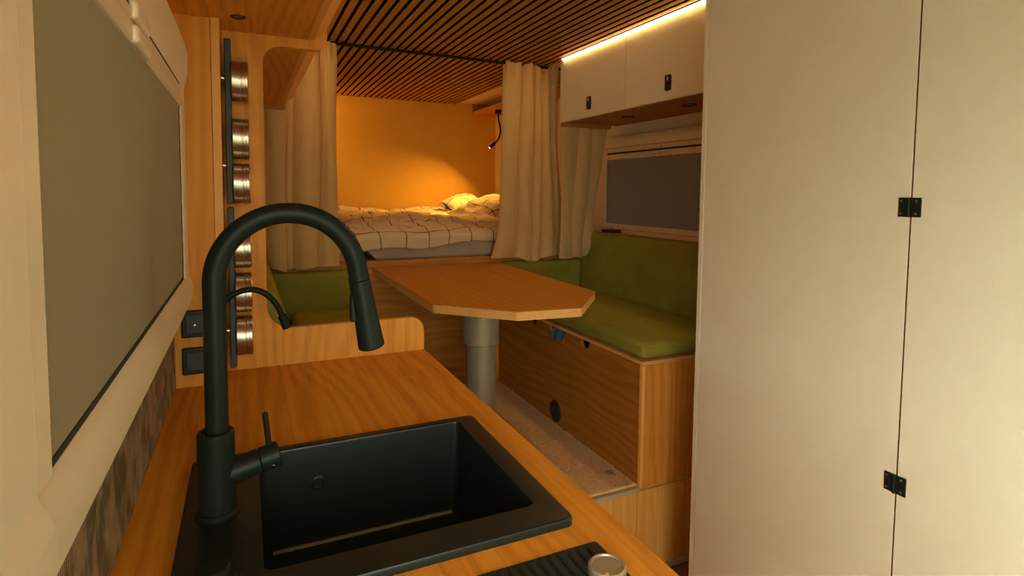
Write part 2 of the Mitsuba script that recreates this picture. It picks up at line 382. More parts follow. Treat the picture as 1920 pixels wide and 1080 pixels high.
def led(key, x, sgn, y0, y1, label):
    z = ZC - .0125
    tag(key, label, 'light strip')
    put(key + '__channel', extrude(Polygon([(x, z), (x - sgn * .013, z), (x - sgn * .013, z - .0012), (x - sgn * .0012, z - .0125), (x, z - .0125)]), 'y', y0 - .02, y1 + .035), 'alu_trim')
    tag(key + '__channel', 'slim aluminium corner channel')
    d = np.array([-sgn * .7071, 0, -.7071]); a = np.array([x - sgn * .0125, 0, z - .0016]); b = np.array([x - sgn * .0012, 0, z - .0130])
    a = a + d * .0006; b = b + d * .0006
    v = np.array([a + [0, y0, 0], b + [0, y0, 0], b + [0, y1, 0], a + [0, y1, 0]])
    back = v - d * .0005
    vv = np.vstack([v, back]); f = np.array([[0, 1, 2], [0, 2, 3], [6, 5, 4], [7, 6, 4], [0, 4, 5], [0, 5, 1], [1, 5, 6], [1, 6, 2], [2, 6, 7], [2, 7, 3], [3, 7, 4], [3, 4, 0]])
    m = trimesh.Trimesh(vv, f, process=False)
    if m.volume < 0: m.invert()
    put(key + '__diffuser', m, 'lamp_glow', emitter={'type': 'area', 'radiance': rgb(*LED)})
    tag(key + '__diffuser', 'glowing warm white diffuser')
led('led_strip', 1.489, 1, 1.36, 2.585, 'glowing LED strip along the ceiling above the white overhead cabinet')

# ------------------------------------------------------------------ kitchen: overhead cabinets, divider panel, column
def prof_left(zb, xb, xt, ztop):
    return Polygon([(XL, zb), (xb, zb), (xt, zb + .033), (xt, ztop), (XL, ztop)])
k = tag('kitchen_overhead_cabinet', 'oak overhead cabinet above the kitchen worktop, upper left', 'cabinet')
put(k + '__body', extrude(Polygon([(XL, 1.735), (.150, 1.735), (.150, 2.0), (XL, 2.0)]), 'y', YR, YD - .001), 'oak_y')
put(k + '__edge_trim', extrude(Polygon([(.150, 1.735), (.165, 1.735), (.198, 1.768), (.198, ZC - .014), (.150, ZC - .014)]), 'y', YR, YD - .001), 'ply_plain'); tag(k + '__edge_trim', 'bevelled front board')
put(k + '__spotlight', lathe([(0, .003), (.010, .003), (.010, -.001), (.015, -.002), (.016, 0), (0, 0)], (-.008, 1.43, 1.735), (0, 0, 1), 24), 'black_plastic', 35); tag(k + '__spotlight', 'small black round spotlight')
k = tag('dinette_overhead_cabinet', 'oak overhead cabinet seen through the opening behind the kitchen divider', 'cabinet')
put(k + '__body', extrude(Polygon([(XL, 1.712), (.138, 1.712), (.138, 2.0), (XL, 2.0)]), 'y', YD + .020, 2.617), 'oak_y')
put(k + '__edge_trim', extrude(Polygon([(.138, 1.712), (.152, 1.712), (.190, 1.750), (.190, ZC - .014), (.138, ZC - .014)]), 'y', YD + .020, 2.617), 'ply_plain')
put(k + '__cleat', box(-.1, .155, 2.598, 2.625, 1.692, 1.712, .001), 'oak_x')
led('led_strip_001', .199, -1, 1.70, 2.66, 'LED strip on top of the oak cabinet beside the left curtain')
# divider: board with a large rounded opening, an arm over it and a low rounded guard
outer = [(XL, ZW), (.456, ZW), (.456, .996), (.044, .996), (.044, 1.711), (.198, 1.711), (.198, 2.03), (XL, 2.03)]
dv = Polygon(outer)
def notch(cx, cz, r, dx, dz):
    """corner filling between a sharp inner corner and a quarter circle"""
    return sbox(*sorted((cx, cx + dx * r))[:1], *sorted((cz, cz + dz * r))[:1], max(cx, cx + dx * r), max(cz, cz + dz * r)).difference(Point(cx + dx * r, cz + dz * r).buffer(r, quad_segs=10))
dv = dv.union(notch(.044, .996, .060, 1, 1)).union(notch(.044, 1.711, .040, 1, -1)).buffer(1e-5)
dv = dv.difference(notch(.4561, .9961, .040, -1, -1).buffer(1e-4)).difference(notch(.1981, 1.7109, .035, -1, 1).buffer(1e-4))
if dv.geom_type != 'Polygon': dv = max(dv.geoms, key=lambda g: g.area)
put('divider_panel', extrude(dv, 'y', YD, YD + .018), 'oak_z')
tag('divider_panel', 'oak divider board at the end of the worktop with a large rounded opening', 'panel')
k = tag('spice_column', 'narrow oak column between the left window and the spice jars', 'column')
put(k + '__front_board', box(XL + .0005, -.0655, 1.466, 1.484, ZW, 1.735, .0008), 'oak_z')
put(k + '__side_board', box(-.0650, -.0475, 1.4635, YD - .001, ZW, 1.735, .0012), 'oak_z'); tag(k + '__side_board', 'side board with a pale front edge')
put(k + '__edge_band', box(-.0648, -.0477, 1.4625, 1.4637, ZW, 1.735), 'ply_plain')
# sockets on the column
for i, zc in enumerate((1.047, .962)):
    k = 'wall_socket' if i == 0 else 'wall_socket_001'
    tag(k, ('black square socket plate on the oak column, the upper one with a silver pin', 'black square socket plate on the oak column, the lower one just above the worktop')[i], 'socket', 'black socket plates on the column')
    put(k + '__plate', rbox(-.137, -.076, 1.456, 1.466, zc - .031, zc + .031, .004, 12), 'black_plastic', 35)
    put(k + '__insert', rbox(-.128, -.085, 1.454, 1.458, zc - .022, zc + .022, .002, 8), 'rail_black', 35)
    if i == 0: put(k + '__pin', lathe([(0, 0), (.0035, 0), (.0028, .003), (0, .004)], (-.110, 1.454, zc - .002), (0, -1, 0), 16), 'steel', 40)
# magnetic rails with spice tins on the column's side
yr = 1.515
for i, (z0, z1) in enumerate(((1.318, 1.700), (.926, 1.310))):
    k = 'magnetic_rail' if i == 0 else 'magnetic_rail_001'
    tag(k, ('upper black magnetic rail with spice tins on the oak column', 'lower black magnetic rail behind the faucet pipe on the oak column')[i], 'rail', 'magnetic spice rails')
    put(k + '__bar', box(-.0400, -.0262, yr - .022, yr + .022, z0, z1, .002), 'rail_black')
    for z in (z0 + .09, z1 - .09):
        put(k + '__spacer', cyl((-.0475, yr - .012, z), (-.0400, yr - .012, z), .006, 16, .0005), 'steel', 40)
TIN = [(0, 0), (.0455, 0), (.0475, .0018), (.0475, .0195), (.0468, .0205), (.0468, .0222), (.0480, .0232), (.0480, .0262), (.0474, .0268), (.0474, .0285), (.0480, .0292), (.0480, .0342), (.0465, .0360), (.0350, .0360), (.0335, .0352), (0, .0352)]
zs = (1.606, 1.472, 1.366, 1.212, 1.104, .999)
where = ('topmost spice tin, at the head of the upper rail', 'second spice tin from the top of the upper rail', 'lowest spice tin on the upper rail', 'spice tin inside the faucet arch, first on the lower rail', 'spice tin behind the thin gooseneck, middle of the lower rail', 'lowest spice tin, just above the worktop')
for i, z in enumerate(zs):
    k = 'spice_tin' + ('' if i == 0 else '_%03d' % i)
    tag(k, 'brushed steel round ' + where[i], 'spice tin', 'spice tins on the magnetic rails')
    put(k + '__can', lathe(TIN[:6] + [(0, .0222)], (-.0262, yr, z), (1, 0, 0), 48), 'brushed_steel', 30)
    put(k + '__lid', lathe([(0, .0218)] + TIN[5:], (-.0262, yr, z), (1, 0, 0), 48), 'brushed_steel', 30)
# thin gooseneck beside the faucet
k = tag('gooseneck_lamp', 'thin black gooseneck lamp arching out from behind the faucet pipe', 'lamp')
yg = 1.40
path = spline([(-.072, 1.43, 1.010), (-.070, 1.405, 1.060), (-.052, yg, 1.100), (-.015, yg, 1.125), (.017, yg, 1.126), (.050, yg, 1.103), (.070, yg, 1.066), (.080, yg, 1.036)], 60)
put(k + '__neck', tube(path, .0065, 16), 'black_metal', 50)
put(k + '__head', cyl((.0705, yg, 1.064), (.0812, yg, 1.033), .0095, 20, .001), 'black_metal', 40)
put(k + '__base', cyl((-.072, 1.4660, 1.008), (-.072, 1.425, 1.008), .012, 24, .001), 'black_metal', 40)

# ------------------------------------------------------------------ worktop, sink, faucet, tray
wt = sbox(XL + .004, .03, .457, YD).difference(rpoly([(-.07, .66), (.385, .66), (.385, 1.025), (-.07, 1.025)], .01))
put('worktop', extrude(wt, 'z', ZW - .028, ZW), 'oak_y')
tag('worktop', 'oak kitchen worktop with a cut-out for the black sink', 'worktop')
k = tag('kitchen_cabinet', 'oak base cabinet under the kitchen worktop', 'cabinet')
put(k + '__body', cat([box(XL + .002, .415, .04, YD, 0, .66), box(.40, .415, .04, YD, .66, ZW - .03), box(XL + .002, XL + .01, .04, YD, .66, ZW - .03), box(XL + .002, .41, .04, .60, .66, ZW - .03), box(XL, .41, 1.10, YD - .001, .66, ZW - .03)]), 'oak_z')
for a, b in ((.045, .49), (.495, 1.03), (1.035, 1.56)):
    put(k + '__door', box(.417, .434, a, b, .08, ZW - .035, .001), 'oak_z')
# sink
k = tag('sink', 'black granite kitchen sink with one deep basin set in the oak worktop', 'sink')
X0, X1, Y0, Y1 = -.086, .398, .640, 1.034
bx0, bx1, by0, by1 = .012, .362, .692, 1.012
zt = .912
def rr(x0, x1, y0, y1, r, n=8):
    c = [(x1 - r, y1 - r, 0), (x0 + r, y1 - r, 90), (x0 + r, y0 + r, 180), (x1 - r, y0 + r, 270)]
    return np.array([(cx + r * math.cos(math.radians(a + 90 * i / n)), cy + r * math.sin(math.radians(a + 90 * i / n))) for cx, cy, a in c for i in range(n + 1)])
def loft(rings):
    n = len(rings[0][0]); v = np.concatenate([np.c_[p, np.full(n, z)] for p, z in rings]); f = []
    for i in range(len(rings) - 1):
        for j in range(n):
            q = (j + 1) % n
            f += [(i * n + j, (i + 1) * n + j, (i + 1) * n + q), (i * n + j, (i + 1) * n + q, i * n + q)]
    return v, f
rings = [(rr(X0, X1, Y0, Y1, .012), ZW), (rr(X0, X1, Y0, Y1, .012), zt - .004), (rr(X0 + .0012, X1 - .0012, Y0 + .0012, Y1 - .0012, .012), zt - .0012), (rr(X0 + .004, X1 - .004, Y0 + .004, Y1 - .004, .012), zt),
         (rr(bx0 - .004, bx1 + .004, by0 - .004, by1 + .004, .012), zt), (rr(bx0 - .001, bx1 + .001, by0 - .001, by1 + .001, .011), zt - .001), (rr(bx0, bx1, by0, by1, .010), zt - .004),
         (rr(bx0 + .004, bx1 - .004, by0 + .004, by1 - .004, .012), .755), (rr(bx0 + .006, bx1 - .006, by0 + .006, by1 - .006, .014), .745), (rr(bx0 + .014, bx1 - .014, by0 + .014, by1 - .014, .014), .741)]
inner = rr(.18, .19, .845, .855, .004)
rings.append((inner, .739))
# outside of the bowl below the worktop
under = [(inner, .728), (rr(bx0 - .006, bx1 + .006, by0 - .006, by1 + .006, .016), .730), (rr(bx0 - .008, bx1 + .008, by0 - .008, by1 + .008, .016), ZW - .001), (rr(X0, X1, Y0, Y1, .012), ZW)]
v, f = loft(rings + under)
mm = trimesh.Trimesh(v, f, process=False)
if mm.volume < 0: mm.invert()
put(k + '__basin', mm, 'granite', 35)
put(k + '__drain', lathe([(0, 0), (.030, 0), (.032, .002), (.045, .003), (.046, .001), (0, -.001)], (.185, .85, .7395), (0, 0, 1), 36), 'black_metal', 35)
tag(k + '__drain', 'round drain plate')
ov = put(k + '__overflow', lathe([(0, 0), (.011, 0), (.013, .002), (.009, .003), (.007, .001), (0, .001)], (.105, by1 - .0028, .846), (0, -1, 0), 24), 'granite', 35)
scene['pale_tan'] = prin((.20, .145, .075), .5)  # flat tan for the thin pale line where basin floor meets back wall
put(k + '__pale_line', box(bx0 + .018, bx1 - .016, by1 - .0165, by1 - .0085, .7405, .7455, .0015), 'pale_tan'); tag(k + '__pale_line', 'thin pale line along the back of the basin floor')
# pop-up knob
k = tag('drain_knob', 'round black pop-up drain knob on the sink deck in front of the faucet', 'knob')
put(k + '__base', lathe([(0, 0), (.024, 0), (.025, .002), (.025, .005), (.022, .007), (0, .007)], (-.041, .686, zt), (0, 0, 1), 36), 'black_metal', 35)
put(k + '__cap', lathe([(0, .007), (.017, .007), (.0175, .009), (.019, .017), (.018, .021), (.015, .023), (0, .0225)], (-.041, .686, zt), (0, 0, 1), 36), 'black_metal', 35)
# faucet
k = tag('faucet', 'matt black kitchen faucet with a tall arched spout on the sink', 'faucet')
fx, fy = -.0425, .845
put(k + '__base_ring', lathe([(0, 0), (.0265, 0), (.0270, .001), (.0270, .004), (.0245, .007), (0, .008)], (fx, fy, zt), (0, 0, 1), 40), 'black_metal', 35)
put(k + '__body', lathe([(0, .005), (.0230, .005), (.0230, .110), (.0222, .114), (.0205, .1155), (.0175, .1155), (.0165, .112), (0, .112)], (fx, fy, zt), (0, 0, 1), 40), 'black_metal', 35)
pts = [(fx + .002, fy, z) for z in np.linspace(zt + .10, 1.222, 10)]
R = .0935; cx = fx + .002 + R; hd = np.array([.17, 0, -1.0]); hd /= np.linalg.norm(hd)
pts += [(cx - R * math.cos(a), fy, 1.226 + R * math.sin(a)) for a in np.linspace(0.03, math.pi - .12, 44)]
pts += [tuple(np.array(pts[-1]) + hd * d) for d in (.004, .008, .012)]
put(k + '__spout', tube(pts, .0142, 28), 'black_metal', 50)
e = np.array(pts[-1])
put(k + '__spray_joint', lathe([(0, -.002), (.0150, -.002), (.0150, .004), (.0140, .005), (0, .005)], e, hd, 32), 'black_metal', 35)
put(k + '__spray_head', lathe([(0, .0055), (.0148, .0055), (.0152, .008), (.0165, .050), (.0190, .102), (.0188, .106), (.0165, .108), (.0155, .104), (0, .103)], e, hd, 36), 'black_metal', 35)
tag(k + '__spray_head', 'flared pull-out spray head')
put(k + '__spray_button', rbox(e[0] - .019 + .006, e[0] - .009 + .006, fy - .006, fy + .006, e[2] - .065, e[2] - .025, .003, 10), 'black_metal', 40)
hs = np.array([fx, fy, .962]); hdir = np.array([.95, .10, .20]); hdir /= np.linalg.norm(hdir)
put(k + '__handle_valve', lathe([(0, .010), (.0172, .010), (.0172, .054), (.0165, .055), (0, .055)], hs, hdir, 36), 'black_metal', 35)
put(k + '__handle_cap', lathe([(0, .056), (.0165, .056), (.0172, .057), (.0172, .080), (.0155, .082), (0, .082)], hs, hdir, 36), 'black_metal', 35)
hp = hs + hdir * .068
put(k + '__lever', cyl(hp + [0, 0, .012], hp + np.array([-.005, .0, .064]), .0038, 16, .0006), 'black_metal', 40)
put(k + '__set_screw', lathe([(0, 0), (.0035, 0), (.003, .001), (0, .001)], hp + np.array([.004, -.0150, -.0085]), (0, -1, -.5), 16), 'steel', 35)
# ribbed tray with metal disc
k = tag('ribbed_tray', 'black ribbed rubber drying tray on the worktop in front of the sink', 'tray')
tr = rpoly([(-.06, .06), (.402, .06), (.402, .596), (-.06, .596)], .006)
put(k + '__base', extrude(tr, 'z', ZW, ZW + .0025), 'black_plastic')
rx = -.05
while rx < .392:
    put(k + '__rib', box(rx, rx + .0085, .066, .590, ZW + .0022, ZW + .0058, .0016), 'black_plastic'); rx += .0135
k = tag('metal_disc', 'round brown-grey metal lid lying on the black ribbed tray', 'lid')
put(k + '__plate', lathe([(0, 0), (.020, 0), (.0225, .002), (.0225, .009), (.0205, .0115), (.0185, .0115), (.0178, .0095), (0, .0090)], (.376, .533, ZW + .0058), (0, 0, 1), 44), 'dull_metal', 30)
put(k + '__pin', lathe([(0, 0), (.0024, 0), (.002, .003), (0, .0035)], (.3665, .519, ZW + .0145), (0, 0, 1), 16), 'ply_plain', 40)

# ------------------------------------------------------------------ dinette
def cushion(x0, x1, y0, y1, z0, z1, r, puff=.006, up='z', seed=0):
    m = rbox(x0, x1, y0, y1, z0, z1, r, 20, .022)
    v = np.array(m.vertices); c = np.array([(x0 + x1) / 2, (y0 + y1) / 2, (z0 + z1) / 2]); h = np.array([x1 - x0, y1 - y0, z1 - z0]) / 2
    t = (v - c) / h; w = np.ones(len(v)); n = 'xyz'.index(up)
    for i in range(3):
        if i != n: w *= np.clip(1 - t[:, i] ** 4, 0, 1)
    v[:, n] += np.sign(t[:, n]) * w * puff * (t[:, n] > 0)
    v += (meshkit.fbm(v * 9, 3, seed)[:, None] - .5) * .006 * np.sign(t) * (np.abs(t) > .8)
    return trimesh.Trimesh(v, m.faces, process=False)
# right bench
k = tag('bench', 'oak bench box with green seat cushions below the right window', 'bench')
BX = 1.235
fp = sbox(YD + .016, ZP, 2.792, .755)
for c in (2.395, 1.938): fp = fp.difference(Point(c, .7555).buffer(.034, quad_segs=8))
fp = fp.difference(Polygon([(2.09, .7555), (2.245, .7555), (2.205, .712), (2.115, .712)]))
fp = fp.difference(Point(2.168, .383).buffer(.040))
put(k + '__front_panel', extrude(fp, 'x', BX, BX + .016), 'bench_y'); tag(k + '__front_panel', 'oak front with finger holes')
put(k + '__end_panel', box(BX + .001, XR - .002, YD, YD + .016, ZP, .757, .001), 'bench_z')
put(k + '__corner_edge', box(BX - .001, BX + .012, YD - .001, YD + .015, ZP + .001, .756, .001), 'ply_plain')
put(k + '__lid', box(BX - .001, XR - .002, YD, 2.792, .757, .770, .001), 'ply_edge'); tag(k + '__lid', 'plywood lid edge')
put(k + '__inner_box', cat([box(BX + .12, BX + .13, YD + .02, 2.785, ZP, .75), box(BX + .016, BX + .12, YD + .02, 2.785, ZP, ZP + .01)]), 'felt_black')
put(k + '__vent', lathe([(0, .004), (.022, .004), (.024, .0065), (.030, .0065), (.033, .003), (.046, .004), (.048, 0), (0, 0)], (BX - .0002, 2.168, .383), (-1, 0, 0), 40), 'black_plastic', 35); tag(k + '__vent', 'round black heating vent')
def tatter(seed, nu, nv, fn):
    u, w = np.meshgrid(np.linspace(0, 1, nu), np.linspace(0, 1, nv), indexing='ij'); return fn(u, w)
Pg = tatter(0, 14, 10, lambda u, w: np.stack([BX + .010 - .016 * w + .004 * np.sin(u * 9), 2.108 + .10 * u, .760 - .052 * w + .004 * np.sin(u * 7)], -1))
m, uv = sheet(Pg, .003)
put('blue_cloth_piece', m, 'blue_cloth', 60); tag('blue_cloth_piece', 'blue cloth poking out of the notch in the right bench front', 'cloth')
put('seat_cushion', cushion(BX + .004, 1.697, YD + .006, 2.700, .774, .832, .024, .007, seed=1), 'green_suede', 60); tag('seat_cushion', 'green suede seat cushion on the oak bench at the right', 'cushion')
put('back_cushion', cushion(1.700, 1.812, YD + .004, 2.79, .775, 1.142, .020, .004, 'x', seed=2), 'green_suede', 60); tag('back_cushion', 'long green back cushion below the right window', 'cushion')
put('back_cushion_001', cushion(1.222, 1.697, 2.706, 2.790, .777, .986, .020, .004, 'y', seed=3), 'green_suede', 60); tag('back_cushion_001', 'green back cushion below the right curtain, between table and corner', 'cushion')
# left bench
k = tag('bench_001', 'oak bench box at the left behind the kitchen divider', 'bench')
put(k + '__box', box(XL + .002, .50, YD + .02, 2.792, ZP, .735, .001), 'bench_y')
put(k + '__lid', box(XL + .002, .505, YD + .02, 2.792, .735, .750, .001), 'ply_edge')
put('seat_cushion_001', cushion(.172, .50, YD + .03, 2.698, .754, .808, .024, .007, seed=4), 'green_suede', 60); tag('seat_cushion_001', 'green seat cushion on the left bench, seen through the divider opening', 'cushion')
m = cushion(.03, .135, YD + .03, 2.700, .756, 1.09, .020, .004, 'x', seed=5)
v = np.array(m.vertices); v[:, 0] += (.82 - v[:, 2]) * .30 + .01; m = trimesh.Trimesh(v, m.faces, process=False)
put('back_cushion_002', m, 'green_suede', 60); tag('back_cushion_002', 'leaning green back cushion along the left wall, lit edge in the divider opening', 'cushion')
put('back_cushion_003', cushion(.06, .495, 2.706, 2.790, .756, .980, .020, .004, 'y', seed=6), 'green_suede', 60); tag('back_cushion_003', 'dark green back cushion below the left curtain', 'cushion')
# bed front and base
k = tag('bed', 'oak bed frame across the end of the van behind the table', 'bed')
put(k + '__front_panel', box(XL + .002, XR - .002, 2.82, 2.838, ZP, .995, .001), 'oak_x'); tag(k + '__front_panel', 'front board with horizontal grain')
put(k + '__deck', box(XL + .002, XR - .002, 2.818, YB - .002, .995, 1.010, .001), 'oak_x')
put(k + '__corner_post', box(1.185, 1.234, 2.795, 2.8195, ZP + .014, .76, .001), 'oak_z')
put(k + '__raised_board', box(XL + .002, .52, 2.84, YB - .002, 1.010, 1.075, .001), 'oak_x')
mp = Polygon([(XL + .01, 1.076), (.525, 1.076), (.585, 1.011), (XR - .005, 1.011), (XR - .005, 1.135), (XL + .01, 1.135)]).buffer(-.012).buffer(.012, quad_segs=4)
mt = tm(m3.Manifold(m3.Mesh(*[np.asarray(a, t) for a, t in zip((extrude(mp, 'y', 2.85, YB - .01).vertices, extrude(mp, 'y', 2.85, YB - .01).faces), (np.float32, np.uint32))])).refine_to_length(.03))
v = np.array(mt.vertices); front = v[:, 1] < 2.86
v[:, 1] += np.where(front, -.012 * np.sin((v[:, 2] - 1.01) / .125 * np.pi) + .012 * (meshkit.fbm(v * np.array([9, 1, 30]), 3, 4) - .5), 0)
put('mattress', trimesh.Trimesh(v, mt.faces, process=False), 'sheet_cloth', 50); tag('mattress', 'mattress in a grey-mauve fitted sheet on the oak bed frame', 'mattress')
# duvet
NU, NV = 210, 190
u, w = np.meshgrid(np.linspace(0, 1, NU), np.linspace(0, 1, NV), indexing='ij')
X = -.10 + u * 1.90
s = w * 1.62                                     # arc length from front hem
drop = .077 - .050 * np.clip((X - .62) / .45, 0, 1) + .008 * np.sin(X * 17) + .012 * np.sin(X * 7 + 1)
top = np.clip(s - drop, 0, None)
Yd = 2.838 + .006 * np.sin(X * 23) + np.where(s < drop, 0, 0) + top * .95
base = 1.158 + .024 * np.clip(top / .45, 0, 1) + .03 * np.clip((top - .9) / .4, 0, 1)
edge = .030 * np.exp(-top / .03)
fold = (meshkit.fbm(np.stack([X * 3.2, top * 5.5, 0 * X], -1), 4, 3) - .5) * .085 * np.clip(top / .10, 0, 1)
fold += .045 * (np.abs(meshkit.noise(np.stack([X * 4.5 + .8 * top, top * 9, 0 * X], -1), 9) - .5) - .25) * np.clip(top / .12, 0, 1) * (top < 1.05)
fold += .034 * (meshkit.fbm(np.stack([X * 16, top * 18, 0 * X], -1), 3, 5) - .5) * np.clip(top / .1, 0, 1)
Z = base + fold - edge - np.where(s < drop, drop - s, 0) * 1.0
Yd -= .018 * np.exp(-(top / .05)) * (s >= drop) + .018 * (s < drop) * (1 - .35 * (drop - s) / .08) + .008 * (meshkit.noise(np.stack([X * 14, s * 6, 0 * X], -1), 2) - .5)
Z = np.maximum(Z, np.where((Yd > 2.87), 1.145, -1))
Yd = np.minimum(Yd, YB - .035)
uvd = np.stack([X + .05 * (meshkit.fbm(np.stack([X * 4, s * 4, 0 * X], -1), 2, 8) - .5), s + .05 * (meshkit.fbm(np.stack([X * 3, s * 3, 0 * X], -1), 2, 18) - .5)], -1)
m, uv = sheet(np.stack([X, Yd, Z], -1), .012, uvd)
put('duvet', m, 'duvet_cloth', True, uv=uv); tag('duvet', 'rumpled cream duvet with a thin black grid pattern on the bed', 'duvet')
def pillow(key, c, size, ang, tilt, label, seed):
    n = 44; a = np.linspace(-1, 1, n); U, V = np.meshgrid(a, a, indexing='ij')
    h = (np.clip(1 - np.abs(U) ** 2.6, 0, 1) * np.clip(1 - np.abs(V) ** 2.6, 0, 1)) ** .55
    pin = 1 - .10 * (1 - np.abs(V) ** 2) * np.abs(U) ** 4
    pv = 1 - .10 * (1 - np.abs(U) ** 2) * np.abs(V) ** 4
    x, y = U * size[0] / 2 * pin, V * size[1] / 2 * pv
    wr = (meshkit.fbm(np.stack([U * 2.6, V * 2.6, 0 * U + seed], -1), 4, seed) - .5) * .07
    P1 = np.stack([x, y, h * size[2] * .62 + wr * h + .004], -1); P2 = np.stack([x, y, -h * size[2] * .38 - .004], -1)
    idx = np.arange(n * n).reshape(n, n); q = np.stack([idx[:-1, :-1], idx[1:, :-1], idx[1:, 1:], idx[:-1, 1:]], -1).reshape(-1, 4)
    f = [q[:, [0, 1, 2]], q[:, [0, 2, 3]], q[:, [2, 1, 0]] + n * n, q[:, [3, 2, 0]] + n * n]
    rim = np.concatenate([idx[:, 0], idx[-1, 1:], idx[-2::-1, -1], idx[0, -2:0:-1]]); r2 = np.roll(rim, -1)
    f += [np.stack([r2, rim, rim + n * n], -1), np.stack([r2, rim + n * n, r2 + n * n], -1)]
    m = trimesh.Trimesh(np.concatenate([P1.reshape(-1, 3), P2.reshape(-1, 3)]), np.concatenate(f), process=False)
    if m.volume < 0: m.invert()
    m.apply_transform(trimesh.transformations.euler_matrix(tilt[0], tilt[1], ang)); m.apply_translation(c)
    uvp = np.stack([x, y], -1).reshape(-1, 2)
    put(key, m, 'duvet_cloth', True, uv=np.concatenate([uvp, uvp])); tag(key, label, 'pillow')
pillow('pillow', (1.53, 4.10, 1.243), (.34, .30, .10), .5, (.42, -.22), 'small grid-patterned pillow standing up against the back wall of the bed', 3)
pillow('pillow_001', (1.60, 3.72, 1.232), (.52, .44, .13), .25, (.12, -.22), 'brightly lit cream pillow half hidden by the right curtain', 6)
# table
k = tag('table', 'oak dining table with clipped corners on one thick grey pedestal', 'table')
tp = rpoly([(.555, 2.79), (1.215, 2.79), (1.200, 1.815), (.985, 1.568), (.765, 1.590), (.555, 1.805)], .012)
put(k + '__top', extrude(tp.buffer(.0006), 'z', .977, .980), 'table_oak'); tag(k + '__top', 'oak laminate surface')
put(k + '__edge', extrude(tp, 'z', .950, .977), 'ply_edge'); tag(k + '__edge', 'layered plywood edge')
LX, LY = .888, 2.20
put(k + '__leg_top_plate', box(LX - .13, LX + .13, LY - .13, LY + .13, .942, .950, .002), 'grey_leg')
put(k + '__upper_tube', lathe([(0, 0), (.072, 0), (.0765, .003), (.0765, .222), (0, .222)], (LX, LY, .720), (0, 0, 1), 48), 'grey_leg', 35)
put(k + '__lower_tube', lathe([(0, 0), (.0600, 0), (.0625, .003), (.0625, .262), (0, .262)], (LX, LY, .460), (0, 0, 1), 48), 'grey_leg', 35)
put(k + '__foot', lathe([(0, 0), (.100, 0), (.100, .008), (.060, .014), (.048, .016), (.048, .140), (0, .140)], (LX, LY, ZP + .0115), (0, 0, 1), 48), 'grey_leg', 35)
# carpet
nx, ny = 150, 250
gx, gy = np.linspace(.505, 1.233, nx), np.linspace(YD + .016, 2.817, ny)
GX, GY = np.meshgrid(gx, gy, indexing='ij')
GZ = ZP + .0075 + .0065 * (rng.random((nx, ny)) - .5) + .002 * (meshkit.fbm(np.stack([GX * 20, GY * 20, 0 * GX], -1), 3, 1) - .5)
GZ[:, 0] = ZP + .0035
m, uv = sheet(np.stack([GX, GY, GZ], -1), .004)
put('carpet', m, 'carpet_pile', 70); tag('carpet', 'cream pile carpet on the raised dinette floor', 'carpet')

# ------------------------------------------------------------------ curtains and rod
# lint on the carpet
lb = []
for i in range(9):
    a = rng.uniform(0, 6.28); c0 = np.array([1.186, 1.672, ZP + .0135]) + np.array([*rng.normal(0, .006, 2), .002])
    lb.append(tube(spline([c0, c0 + [.010 * math.cos(a), .010 * math.sin(a), .004], c0 + [.019 * math.cos(a + .5), .019 * math.sin(a + .5), -.001]], 6), .0016, 6))
put('lint', cat(lb), 'brown_gap'); tag('lint', 'small dark tuft of lint on the cream carpet near the bench corner', 'lint')
k = tag('curtain_rod', 'thin black curtain rod across the slatted ceiling', 'rod')
put(k + '__rod', cyl((.20, 2.762, 2.028), (1.84, 2.762, 2.028), .0075, 16, .001), 'black_metal', 40)
for x in (.42, 1.15): put(k + '__bracket', box(x - .006, x + .006, 2.755, 2.769, 2.028, ZC - .0125, .001), 'black_metal')
def curtain(key, left, right, zb, zt, creases, amp, yfun, label, cat_, seed, nu=150, nv=130, head=0.0, wave=.012, topfn=None):
    u, w = np.meshgrid(np.linspace(0, 1, nu), np.linspace(0, 1, nv), indexing='ij')      # w 0 bottom .. 1 top
    zz = np.interp(w, [0, 1], [0, 1])
    xl, xr = np.interp(w, left[0], left[1]), np.interp(w, right[0], right[1])
    drift = .05 * (meshkit.noise(np.stack([u * 0, w * 1.6, u * 0 + seed], -1), seed) - .5)
    uc = np.clip(u + drift * u * (1 - u) * 4, 0, 1)
    cr = np.array(creases); j = np.clip(np.searchsorted(cr, uc, side='right') - 1, 0, len(cr) - 2)
    t = np.clip((uc - cr[j]) / (cr[j + 1] - cr[j]), 0, 1)
    bulge = np.sin(np.pi * t) ** .55 * np.interp(j, range(len(amp)), amp)
    small = (meshkit.fbm(np.stack([u * 7, w * 2.0, 0 * u + seed], -1), 3, seed) - .5) * .009
    gather = head * np.clip((w - .90) / .06, 0, 1) * np.sin(u * 60 + 3 * np.sin(u * 9)) * .5
    y = yfun(w) - bulge * (1.0 - .25 * w) + small + gather
    x = xl + (xr - xl) * u + .006 * np.sin(w * 5 + u * 8)
    hem = wave * (meshkit.noise(np.stack([u * 9, 0 * u, 0 * u + seed], -1), seed + 1) - .5)
    tz = zt + (topfn(u) if topfn else 0)
    z = zb(u) + hem + (tz - zb(u) - hem) * zz
    m, uv = sheet(np.stack([x, y, z], -1), .0025)
    put(key, m, 'curtain_cloth', True, uv=uv); tag(key, label, cat_, 'beige curtains')
curtain('curtain', ([0, 1], [.125, .165]), ([0, .93, 1], [.388, .392, .385]), lambda u: .992 + .016 * u, 2.024, [0, .24, .68, 1.0], [.040, .058, .052], lambda w: 2.765 + 0 * w,
        'beige curtain hanging full length at the left of the bed opening', 'curtain', 3, head=.010)
